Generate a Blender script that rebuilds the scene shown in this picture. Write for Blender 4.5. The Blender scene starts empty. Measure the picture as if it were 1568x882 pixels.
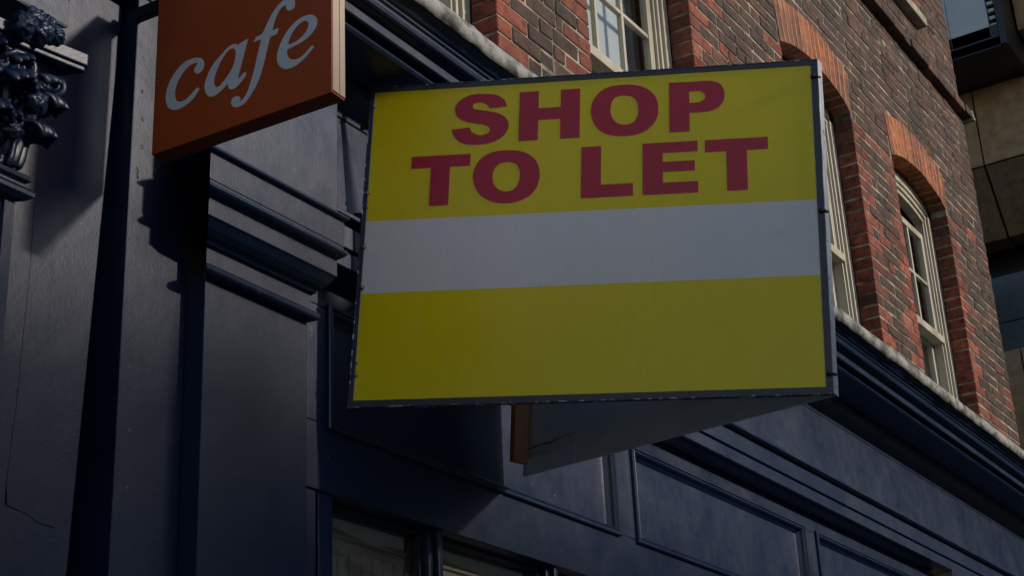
import bpy, bmesh, math, random
from mathutils import Vector, Matrix, Euler, noise
from mathutils.geometry import interpolate_bezier
random.seed(7)
S = bpy.context.scene
COL = S.collection
R = math.radians

# ------------------------------------------------------------------ materials
def nodes(name):
    m = bpy.data.materials.new(name); m.use_nodes = True
    nt = m.node_tree; nt.nodes.clear()
    out = nt.nodes.new('ShaderNodeOutputMaterial')
    p = nt.nodes.new('ShaderNodeBsdfPrincipled')
    nt.links.new(p.outputs[0], out.inputs[0])
    return m, nt, p, out
def N(nt, t, **kw):
    n = nt.nodes.new(t)
    for k, v in kw.items():
        if k.startswith('i_'):
            key = k[2:]
            key = int(key) if key.isdigit() else key.replace('_', ' ')
            n.inputs[key].default_value = v
        else: setattr(n, k, v)
    return n
def ramp(nt, stops):
    r = nt.nodes.new('ShaderNodeValToRGB'); e = r.color_ramp.elements
    while len(e) < len(stops): e.new(.5)
    for el, (p, c) in zip(e, stops):
        el.position = p; el.color = (*c, 1) if len(c) == 3 else c
    return r
def coords(nt, scale=(1, 1, 1)):
    t = nt.nodes.new('ShaderNodeTexCoord'); mp = nt.nodes.new('ShaderNodeMapping')
    mp.inputs['Scale'].default_value = scale
    nt.links.new(t.outputs['Object'], mp.inputs[0]); return mp.outputs[0]
def noisy(name, stops, scale=5, rough=.5, rvar=.1, bump=.1, bscale=40, stretch=(1, 1, 1), spec=.5, metallic=0, coat=0, detail=6, bdist=.002):
    m, nt, p, out = nodes(name); L = nt.links
    co = coords(nt, stretch)
    n = N(nt, 'ShaderNodeTexNoise', i_Scale=scale, i_Detail=detail, i_Roughness=.6); L.new(co, n.inputs[0])
    r = ramp(nt, stops); L.new(n.outputs['Fac'], r.inputs[0]); L.new(r.outputs[0], p.inputs['Base Color'])
    mr = N(nt, 'ShaderNodeMapRange', i_3=rough - rvar, i_4=rough + rvar)
    mr.inputs[1].default_value = .3; mr.inputs[2].default_value = .7
    L.new(n.outputs['Fac'], mr.inputs[0]); L.new(mr.outputs[0], p.inputs['Roughness'])
    n2 = N(nt, 'ShaderNodeTexNoise', i_Scale=bscale, i_Detail=5); L.new(co, n2.inputs[0])
    b = N(nt, 'ShaderNodeBump', i_Strength=bump, i_Distance=bdist); L.new(n2.outputs['Fac'], b.inputs['Height'])
    L.new(b.outputs[0], p.inputs['Normal'])
    p.inputs['Specular IOR Level'].default_value = spec; p.inputs['Metallic'].default_value = metallic
    p.inputs['Coat Weight'].default_value = coat
    return m

def paint_blue(name, a, b, rough):
    """old gloss paint: brush streaks, dust film, small dents and specks where it has flaked"""
    m, nt, p, out = nodes(name); L = nt.links
    co = coords(nt)
    cs = coords(nt, (1.0, 1.0, .12))
    n = N(nt, 'ShaderNodeTexNoise', i_Scale=3.0, i_Detail=7, i_Roughness=.62); L.new(co, n.inputs[0])
    st = N(nt, 'ShaderNodeTexNoise', i_Scale=34, i_Detail=6, i_Roughness=.65); L.new(cs, st.inputs[0])
    mx = N(nt, 'ShaderNodeMath', operation='ADD'); L.new(n.outputs[0], mx.inputs[0])
    s2 = N(nt, 'ShaderNodeMath', operation='MULTIPLY', i_1=.22); L.new(st.outputs[0], s2.inputs[0]); L.new(s2.outputs[0], mx.inputs[1])
    r = ramp(nt, [(.45, a), (.95, b)]); L.new(mx.outputs[0], r.inputs[0])
    # flakes
    fl = N(nt, 'ShaderNodeTexNoise', i_Scale=46, i_Detail=3); L.new(co, fl.inputs[0])
    fr = ramp(nt, [(.725, (0, 0, 0)), (.75, (.7, .7, .7))]); L.new(fl.outputs[0], fr.inputs[0])
    mix = N(nt, 'ShaderNodeMix', data_type='RGBA'); L.new(fr.outputs[0], mix.inputs[0]); L.new(r.outputs[0], mix.inputs[6])
    mix.inputs[7].default_value = (.16, .15, .14, 1)
    L.new(mix.outputs[2], p.inputs['Base Color'])
    rr = N(nt, 'ShaderNodeMapRange', i_3=rough - .05, i_4=rough + .07); rr.inputs[1].default_value = .45; rr.inputs[2].default_value = .95
    L.new(mx.outputs[0], rr.inputs[0])
    pa = N(nt, 'ShaderNodeTexNoise', i_Scale=11, i_Detail=9, i_Roughness=.72, i_Distortion=.6); L.new(co, pa.inputs[0])
    pm = N(nt, 'ShaderNodeMapRange', i_3=-.03, i_4=.045); pm.inputs[1].default_value = .35; pm.inputs[2].default_value = .65; L.new(pa.outputs[0], pm.inputs[0])
    ad = N(nt, 'ShaderNodeMath', operation='ADD'); L.new(rr.outputs[0], ad.inputs[0]); L.new(pm.outputs[0], ad.inputs[1]); L.new(ad.outputs[0], p.inputs['Roughness'])
    big = N(nt, 'ShaderNodeTexNoise', i_Scale=7, i_Detail=3); L.new(co, big.inputs[0])
    fine = N(nt, 'ShaderNodeTexNoise', i_Scale=160, i_Detail=3); L.new(co, fine.inputs[0])
    b1 = N(nt, 'ShaderNodeBump', i_Strength=.35, i_Distance=.006); L.new(big.outputs[0], b1.inputs['Height'])
    b2 = N(nt, 'ShaderNodeBump', i_Strength=.22, i_Distance=.0006); L.new(st.outputs[0], b2.inputs['Height']); L.new(b1.outputs[0], b2.inputs['Normal'])
    b3 = N(nt, 'ShaderNodeBump', i_Strength=.4, i_Distance=.0008); L.new(fine.outputs[0], b3.inputs['Height']); L.new(b2.outputs[0], b3.inputs['Normal'])
    L.new(b3.outputs[0], p.inputs['Normal'])
    p.inputs['Specular IOR Level'].default_value = .6
    return m

def brick_mat(name, jit=.25):
    """colour per brick from a face attribute, with grime, burn marks and pitting"""
    m, nt, p, out = nodes(name); L = nt.links
    co = coords(nt)
    at = N(nt, 'ShaderNodeAttribute', attribute_name='brick')
    n = N(nt, 'ShaderNodeTexNoise', i_Scale=22, i_Detail=8, i_Roughness=.7); L.new(co, n.inputs[0])
    r = ramp(nt, [(.32, (.22, .21, .22)), (.47, (.75, .74, .74)), (.6, (1.05, 1, 1)), (.75, (1.5, 1.35, 1.25))]); L.new(n.outputs[0], r.inputs[0])
    mul = N(nt, 'ShaderNodeMix', data_type='RGBA', blend_type='MULTIPLY', i_0=1.0); L.new(at.outputs['Color'], mul.inputs[6]); L.new(r.outputs[0], mul.inputs[7])
    gr = N(nt, 'ShaderNodeTexNoise', i_Scale=2.3, i_Detail=6); L.new(co, gr.inputs[0])
    g2 = ramp(nt, [(.42, (.05, .05, .05)), (.68, (.7, .7, .7))]); L.new(gr.outputs[0], g2.inputs[0])
    mix = N(nt, 'ShaderNodeMix', data_type='RGBA'); L.new(g2.outputs[0], mix.inputs[0]); L.new(mul.outputs[2], mix.inputs[6]); mix.inputs[7].default_value = (.05, .043, .038, 1)
    # lime specks
    sp = N(nt, 'ShaderNodeTexNoise', i_Scale=60, i_Detail=4, i_Roughness=.7); L.new(co, sp.inputs[0])
    sr = ramp(nt, [(.63, (0, 0, 0)), (.72, (.6, .6, .6))]); L.new(sp.outputs[0], sr.inputs[0])
    m3 = N(nt, 'ShaderNodeMix', data_type='RGBA'); L.new(sr.outputs[0], m3.inputs[0]); L.new(mix.outputs[2], m3.inputs[6]); m3.inputs[7].default_value = (.3, .26, .2, 1)
    L.new(m3.outputs[2], p.inputs['Base Color'])
    b = N(nt, 'ShaderNodeBump', i_Strength=.8, i_Distance=.004)
    n2 = N(nt, 'ShaderNodeTexNoise', i_Scale=70, i_Detail=8, i_Roughness=.75); L.new(co, n2.inputs[0]); L.new(n2.outputs[0], b.inputs['Height'])
    L.new(b.outputs[0], p.inputs['Normal'])
    p.inputs['Roughness'].default_value = .85; p.inputs['Specular IOR Level'].default_value = .3
    return m

def glass_mat(name, tint=(.8, .85, .85), ior=1.6, rough=.01, wav=.4):
    m, nt, p, out = nodes(name); L = nt.links; nt.nodes.remove(p)
    g = N(nt, 'ShaderNodeBsdfGlossy', i_Roughness=rough); t = N(nt, 'ShaderNodeBsdfTransparent'); t.inputs[0].default_value = (*tint, 1)
    ge = N(nt, 'ShaderNodeNewGeometry'); dt = N(nt, 'ShaderNodeVectorMath', operation='DOT_PRODUCT')
    L.new(ge.outputs['Normal'], dt.inputs[0]); L.new(ge.outputs['Incoming'], dt.inputs[1])
    ab = N(nt, 'ShaderNodeMath', operation='ABSOLUTE'); L.new(dt.outputs['Value'], ab.inputs[0])
    om = N(nt, 'ShaderNodeMath', operation='SUBTRACT', i_0=1.0); L.new(ab.outputs[0], om.inputs[1])
    pw = N(nt, 'ShaderNodeMath', operation='POWER', i_1=5.0); L.new(om.outputs[0], pw.inputs[0])
    F0 = 2 * ((ior - 1) / (ior + 1)) ** 2       # both faces of the pane
    f = N(nt, 'ShaderNodeMath', operation='MULTIPLY_ADD', i_1=1 - F0, i_2=F0); L.new(pw.outputs[0], f.inputs[0]); mx = N(nt, 'ShaderNodeMixShader')
    co = coords(nt); n = N(nt, 'ShaderNodeTexNoise', i_Scale=4.0, i_Detail=1); L.new(co, n.inputs[0])
    b = N(nt, 'ShaderNodeBump', i_Strength=wav, i_Distance=.004); L.new(n.outputs[0], b.inputs['Height'])
    L.new(b.outputs[0], g.inputs['Normal'])
    L.new(f.outputs[0], mx.inputs[0]); L.new(t.outputs[0], mx.inputs[1]); L.new(g.outputs[0], mx.inputs[2]); L.new(mx.outputs[0], out.inputs[0])
    return m

def vinyl(name, a, b, dirt, rough=.27):
    m, nt, p, out = nodes(name); L = nt.links
    co = coords(nt); cs = coords(nt, (1, 1, .10))
    n = N(nt, 'ShaderNodeTexNoise', i_Scale=3, i_Detail=5); L.new(co, n.inputs[0])
    r = ramp(nt, [(.3, a), (.7, b)]); L.new(n.outputs[0], r.inputs[0])
    st = N(nt, 'ShaderNodeTexNoise', i_Scale=22, i_Detail=6, i_Roughness=.7); L.new(cs, st.inputs[0])
    bl = N(nt, 'ShaderNodeTexNoise', i_Scale=6, i_Detail=8, i_Roughness=.75); L.new(co, bl.inputs[0])
    mu = N(nt, 'ShaderNodeMath', operation='MULTIPLY'); L.new(st.outputs[0], mu.inputs[0]); L.new(bl.outputs[0], mu.inputs[1])
    dr = ramp(nt, [(.26, (0, 0, 0)), (.45, (.07, .07, .07))]); L.new(mu.outputs[0], dr.inputs[0])
    mx = N(nt, 'ShaderNodeMix', data_type='RGBA'); L.new(dr.outputs[0], mx.inputs[0]); L.new(r.outputs[0], mx.inputs[6]); mx.inputs[7].default_value = (*dirt, 1)
    sp = N(nt, 'ShaderNodeTexNoise', i_Scale=75, i_Detail=2); L.new(co, sp.inputs[0])
    sr = ramp(nt, [(.76, (0, 0, 0)), (.79, (.5, .5, .5))]); L.new(sp.outputs[0], sr.inputs[0])
    m2 = N(nt, 'ShaderNodeMix', data_type='RGBA'); L.new(sr.outputs[0], m2.inputs[0]); L.new(mx.outputs[2], m2.inputs[6]); m2.inputs[7].default_value = (.7, .7, .62, 1)
    L.new(m2.outputs[2], p.inputs['Base Color'])
    ro = N(nt, 'ShaderNodeMapRange', i_3=rough - .05, i_4=rough + .14); ro.inputs[1].default_value = .2; ro.inputs[2].default_value = .4; L.new(mu.outputs[0], ro.inputs[0]); L.new(ro.outputs[0], p.inputs['Roughness'])
    b = N(nt, 'ShaderNodeBump', i_Strength=.08, i_Distance=.004); L.new(n.outputs[0], b.inputs['Height']); L.new(b.outputs[0], p.inputs['Normal'])
    p.inputs['Specular IOR Level'].default_value = .5
    return m

def chipped(name, base, chip, thr, scale, rough=.4):
    m, nt, p, out = nodes(name); L = nt.links; co = coords(nt)
    n = N(nt, 'ShaderNodeTexNoise', i_Scale=scale, i_Detail=5, i_Roughness=.7); L.new(co, n.inputs[0])
    r = ramp(nt, [(thr, base), (thr + .015, chip)]); L.new(n.outputs[0], r.inputs[0]); L.new(r.outputs[0], p.inputs['Base Color'])
    p.inputs['Roughness'].default_value = rough
    return m

M = {}
M['blue'] = paint_blue('navy_gloss_paint', (.001, .012, .048), (.004, .019, .058), .40)
M['blue_old'] = paint_blue('worn_navy_paint', (.001, .011, .046), (.007, .021, .058), .40)
M['brick'] = brick_mat('london_brick')
M['putty'] = noisy('pale_putty_joint', [(.3, (.30, .20, .13)), (.7, (.48, .35, .25))], 30, .9, .03, .4, 90)
M['mortar'] = noisy('lime_mortar', [(.36, (.05, .042, .035)), (.5, (.22, .19, .145)), (.64, (.42, .37, .29))], 7, .95, .03, .8, 90, bdist=.004)
M['soot'] = noisy('sooty_brickwork', [(.3, (.02, .017, .015)), (.8, (.07, .06, .05))], 9, .95, .03, .6, 60)
M['cream'] = noisy('cream_gloss_paint', [(.25, (.32, .29, .22)), (.5, (.47, .43, .33)), (.8, (.55, .51, .41))], 7, .42, .12, .2, 60, (1, 1, .3))
M['stone'] = noisy('weathered_stone_sill', [(.3, (.2, .18, .14)), (.7, (.5, .46, .36))], 12, .9, .05, .6, 70)
M['lead'] = noisy('mottled_lead_flashing', [(.34, (.045, .047, .04)), (.46, (.16, .16, .145)), (.56, (.31, .31, .285)), (.75, (.40, .40, .38))], 17, .75, .1, .6, 16, detail=5, bdist=.008)
M['yellow'] = vinyl('yellow_vinyl', (.80, .67, .001), (.85, .72, .002), (.5, .42, .02))
M['white'] = vinyl('white_vinyl', (.72, .75, .77), (.77, .79, .80), (.40, .41, .40))
M['crimson'] = noisy('crimson_vinyl', [(.35, (.46, .006, .045)), (.7, (.51, .009, .052))], 3, .28, .05, .04, 9, spec=.5)
M['trim'] = noisy('slate_blue_trim', [(.35, (.028, .038, .062)), (.7, (.045, .058, .09))], 9, .38, .1, .2, 60)
M['chip'] = chipped('chipped_trim_edge', (.03, .04, .06), (.6, .6, .6), .555, 45)
M['chip2'] = chipped('bare_aluminium_edge', (.5, .52, .55), (.12, .14, .18), .62, 45)
M['backing'] = noisy('weathered_grey_board', [(.25, (.62, .64, .66)), (.5, (.76, .77, .77)), (.8, (.84, .83, .78))], 5.5, .55, .12, .35, 30, (1, 1, 2.2))
M['wood'] = noisy('bare_timber', [(.3, (.50, .20, .06)), (.55, (.72, .36, .14)), (.8, (.80, .48, .22))], 9, .7, .1, .3, 50, (1, 1, .1))
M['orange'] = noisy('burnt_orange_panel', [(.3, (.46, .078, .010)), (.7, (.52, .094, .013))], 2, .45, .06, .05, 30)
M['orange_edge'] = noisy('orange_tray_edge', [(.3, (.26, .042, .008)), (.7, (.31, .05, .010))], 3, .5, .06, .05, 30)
M['letter'] = noisy('pale_grey_lettering', [(.3, (.78, .82, .84)), (.7, (.80, .84, .86))], 2, .4, .05, 0, 30)
M['alu'] = noisy('cream_anodised_trim', [(.3, (.55, .42, .30)), (.7, (.62, .48, .36))], 3, .4, .06, .05, 30)
M['screw'] = noisy('rusty_screw_metal', [(.35, (.10, .06, .04)), (.7, (.4, .38, .35))], 90, .45, .1, .3, 100, metallic=.6)
M['navy_frame'] = noisy('dark_navy_frame_paint', [(.3, (.012, .016, .03)), (.7, (.02, .026, .04))], 6, .6, .1, .2, 50)  # even dark navy, used on the shop pane frames
M['black'] = noisy('black_plastic', [(.3, (.006, .006, .007)), (.7, (.015, .015, .016))], 9, .5, .1, .2, 50)
M['glass'] = glass_mat('old_window_glass', ior=1.65)
M['shopglass'] = glass_mat('shop_window_glass', (.9, .9, .88), 1.75, .015, .35)
M['curtain'] = noisy('grey_net_curtain', [(.3, (.22, .25, .27)), (.7, (.36, .39, .40))], 3, .9, .05, .5, 9, (9, 1, .1))
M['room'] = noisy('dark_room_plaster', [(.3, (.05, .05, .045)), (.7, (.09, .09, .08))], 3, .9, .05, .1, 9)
M['reflection_tone'] = noisy('pale_reflection_slats', [(.3, (.34, .31, .255)), (.7, (.42, .385, .32))], 2, .8, .05, .05, 9)
M['sky_glare_sheet'] = noisy('pale_sky_glare', [(.3, (.62, .62, .62)), (.7, (.66, .66, .66))], 2, .8, .05, .05, 9)
M['granite'] = noisy('brown_granite', [(.25, (.20, .115, .05)), (.5, (.36, .22, .105)), (.8, (.48, .32, .17))], 9, .7, .1, .5, 60, detail=12)
M['granite_dark'] = noisy('darker_brown_granite', [(.25, (.12, .07, .035)), (.5, (.20, .125, .06)), (.8, (.28, .185, .095))], 12, .7, .1, .5, 60, detail=12)  # darker copy of the brown granite, used on the sloping undersides
M['fritted'] = noisy('milky_glass_cladding', [(.3, (.40, .42, .42)), (.7, (.50, .52, .51))], 1.2, .3, .08, .03, 9)
M['dark_metal'] = noisy('black_cladding_metal', [(.3, (.008, .009, .011)), (.7, (.02, .02, .024))], 4, .45, .1, .1, 20)
M['grey_tile'] = noisy('blue_grey_glazing', [(.3, (.05, .065, .075)), (.7, (.10, .12, .13))], 1.5, .15, .05, .02, 9)
M['render'] = noisy('pale_stone_facade', [(.3, (.40, .38, .32)), (.7, (.52, .49, .42))], 2.5, .85, .05, .2, 30)
M['pale_wall'] = noisy('pale_render', [(.3, (.62, .62, .60)), (.7, (.72, .71, .68))], 2.5, .9, .05, .1, 30)
M['far_dark'] = noisy('brown_brick_facade', [(.3, (.05, .04, .035)), (.7, (.1, .08, .065))], 2.5, .85, .05, .2, 30)
M['asphalt'] = noisy('asphalt', [(.3, (.035, .035, .036)), (.7, (.065, .064, .062))], 20, .9, .05, .6, 120)
M['paving'] = noisy('paving_stone', [(.3, (.18, .17, .155)), (.7, (.28, .27, .24))], 5, .85, .05, .3, 60)

# ------------------------------------------------------------------ mesh tools
class MB:
    def __init__(s): s.v = []; s.f = []; s.c = []
    def add(s, vs, fs, col=None):
        o = len(s.v); s.v += [tuple(v) for v in vs]
        for f in fs: s.f.append(tuple(i + o for i in f)); s.c.append(col)
    def box(s, x0, x1, y0, y1, z0, z1, col=None, j=0, dz=0):
        r = lambda: random.uniform(-j, j)
        vs = [(x + r(), y + r() * .6, z + r()) for x in (x0, x1) for y in (y0, y1) for z in (z0, z1)]
        s.add(vs, [(0, 1, 3, 2), (4, 6, 7, 5), (0, 4, 5, 1), (2, 3, 7, 6), (0, 2, 6, 4), (1, 5, 7, 3)], col)
    def hexa(s, p, col=None):
        """p: 8 points, bottom ring 4, top ring 4"""
        s.add(p, [(3, 2, 1, 0), (4, 5, 6, 7), (0, 1, 5, 4), (1, 2, 6, 5), (2, 3, 7, 6), (3, 0, 4, 7)], col)
    def sweep(s, prof, x0, x1, f0=None, f1=None, n=1, zf=None, col=None):
        """closed (y,z) outline carried along x; f0/f1 give the end x for a given y (mitres)"""
        rings = []
        for k in range(n + 1):
            t = k / n; ring = []
            for (y, z) in prof:
                a = f0(y) if f0 else x0; b = f1(y) if f1 else x1
                x = a + (b - a) * t
                ring.append((x, y, z + (zf(x, y, z) if zf else 0)))
            rings.append(ring)
        m = len(prof); vs = [v for r_ in rings for v in r_]
        fs = [(k * m + i, k * m + (i + 1) % m, (k + 1) * m + (i + 1) % m, (k + 1) * m + i) for k in range(n) for i in range(m)]
        fs += [tuple(range(m))[::-1], tuple(n * m + i for i in range(m))]
        s.add(vs, fs, col)
    def extr(s, pts, d, col=None):
        """closed 3D outline extruded by vector d"""
        m = len(pts); q = [tuple(Vector(p) + Vector(d)) for p in pts]
        s.add(list(pts) + q, [tuple(range(m))[::-1], tuple(range(m, 2 * m))] + [(i, (i + 1) % m, m + (i + 1) % m, m + i) for i in range(m)], col)
    def tube(s, pts, rad, seg=8, col=None):
        pts = [Vector(p) for p in pts]; n = len(pts); vs = []
        rr = rad if isinstance(rad, (list, tuple)) else [rad] * n
        up = Vector((.13, .2, 1)).normalized()
        for i, p in enumerate(pts):
            t = (pts[min(i + 1, n - 1)] - pts[max(i - 1, 0)]).normalized()
            a = t.cross(up)
            if a.length < 1e-3: a = t.cross(Vector((1, 0, 0)))
            a.normalize(); b = t.cross(a)
            for k in range(seg):
                th = 2 * math.pi * k / seg
                vs.append(tuple(p + (a * math.cos(th) + b * math.sin(th)) * rr[i]))
        fs = [(i * seg + k, i * seg + (k + 1) % seg, (i + 1) * seg + (k + 1) % seg, (i + 1) * seg + k) for i in range(n - 1) for k in range(seg)]
        fs += [tuple(range(seg))[::-1], tuple((n - 1) * seg + k for k in range(seg))]
        s.add(vs, fs, col)
    def blob(s, c, r, j=.15, seg=10, ring=7, col=None):
        vs = []; c = Vector(c)
        for i in range(ring + 1):
            ph = math.pi * i / ring
            for k in range(seg):
                th = 2 * math.pi * k / seg
                d = Vector((math.sin(ph) * math.cos(th), math.sin(ph) * math.sin(th), math.cos(ph)))
                q = 1 + j * noise.noise(d * 2.1 + c * 13)
                vs.append((c.x + d.x * r[0] * q, c.y + d.y * r[1] * q, c.z + d.z * r[2] * q))
        fs = [(i * seg + k, i * seg + (k + 1) % seg, (i + 1) * seg + (k + 1) % seg, (i + 1) * seg + k) for i in range(ring) for k in range(seg)]
        s.add(vs, fs, col)
    def build(s, name, mat, parent=None, smooth=False, bevel=0, label=None, seg=2, sub=0):
        me = bpy.data.meshes.new(name); me.from_pydata(s.v, [], s.f); me.validate(); 
        me.materials.append(mat if not isinstance(mat, str) else M[mat])
        if any(c is not None for c in s.c) and len(s.c) == len(me.polygons):
            a = me.color_attributes.new('brick', 'FLOAT_COLOR', 'CORNER')
            for pl, c in zip(me.polygons, s.c):
                c = c or (.3, .1, .06)
                for li in pl.loop_indices: a.data[li].color = (*c, 1)
        bm = bmesh.new(); bm.from_mesh(me); bmesh.ops.recalc_face_normals(bm, faces=bm.faces); bm.to_mesh(me); bm.free()
        o = bpy.data.objects.new(name, me); COL.objects.link(o)
        if smooth:
            for pl in me.polygons: pl.use_smooth = True
        if bevel:
            b = o.modifiers.new('bevel', 'BEVEL'); b.width = bevel; b.segments = seg; b.limit_method = 'ANGLE'; b.angle_limit = R(35)
        if sub:
            b = o.modifiers.new('sub', 'SUBSURF'); b.levels = sub; b.render_levels = sub
        if parent: 
            o.parent = parent; o.matrix_parent_inverse = Matrix() if parent.type != 'EMPTY' else Matrix.Translation(-Vector(parent.location))
        if label: o['label'] = label
        return o
def thing(name, loc, label, cat, group=None):
    o = bpy.data.objects.new(name, None); COL.objects.link(o); o.location = loc; o.empty_display_size = .2
    o['label'] = label; o['category'] = cat
    if group: o['group'] = group
    return o
def structure(o): o['kind'] = 'structure'; return o

def smooth_outline(pts, n=6):
    """Catmull-Rom through the points, keeping points flagged as corners sharp"""
    P = [Vector((p[0], p[1])) for p in pts]; cf = [len(p) > 2 and p[2] == 1 for p in pts]; m = len(P); out = []
    for i in range(m):
        p1, p2 = P[i], P[(i + 1) % m]
        p0 = P[i - 1] if not cf[i] else p1 - (p2 - p1) * .6
        p3 = P[(i + 2) % m] if not cf[(i + 1) % m] else p2 + (p2 - p1) * .6
        out.append(p1)
        if cf[i] and cf[(i + 1) % m]: continue
        for k in range(1, n):
            t = k / n
            out.append(.5 * ((2 * p1) + (p2 - p0) * t + (2 * p0 - 5 * p1 + 4 * p2 - p3) * t * t + (3 * p1 - p0 - 3 * p2 + p3) * t ** 3))
    return out
def letter(name, loops, O, u, v, n, thick, mat, parent, label=None):
    cu = bpy.data.curves.new(name, 'CURVE'); cu.dimensions = '2D'; cu.fill_mode = 'BOTH'; cu.extrude = thick / 2
    for lp in loops:
        pts = smooth_outline(lp)
        sp = cu.splines.new('POLY'); sp.points.add(len(pts) - 1); sp.use_cyclic_u = True
        for q, p in zip(sp.points, pts): q.co = (p.x, p.y, 0, 1)
    t = bpy.data.objects.new('tmp', cu); COL.objects.link(t)
    me = bpy.data.meshes.new_from_object(t.evaluated_get(bpy.context.evaluated_depsgraph_get())); 
    bpy.data.objects.remove(t)
    me.name = name; me.materials.clear(); me.materials.append(M[mat])
    for vx in me.vertices:
        c = vx.co; vx.co = O + u * c.x + v * c.y + n * (c.z + thick / 2)
    o = bpy.data.objects.new(name, me); COL.objects.link(o); o.parent = parent
    o.matrix_parent_inverse = Matrix.Translation(-Vector(parent.location))
    if label: o['label'] = label
    return o
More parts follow.
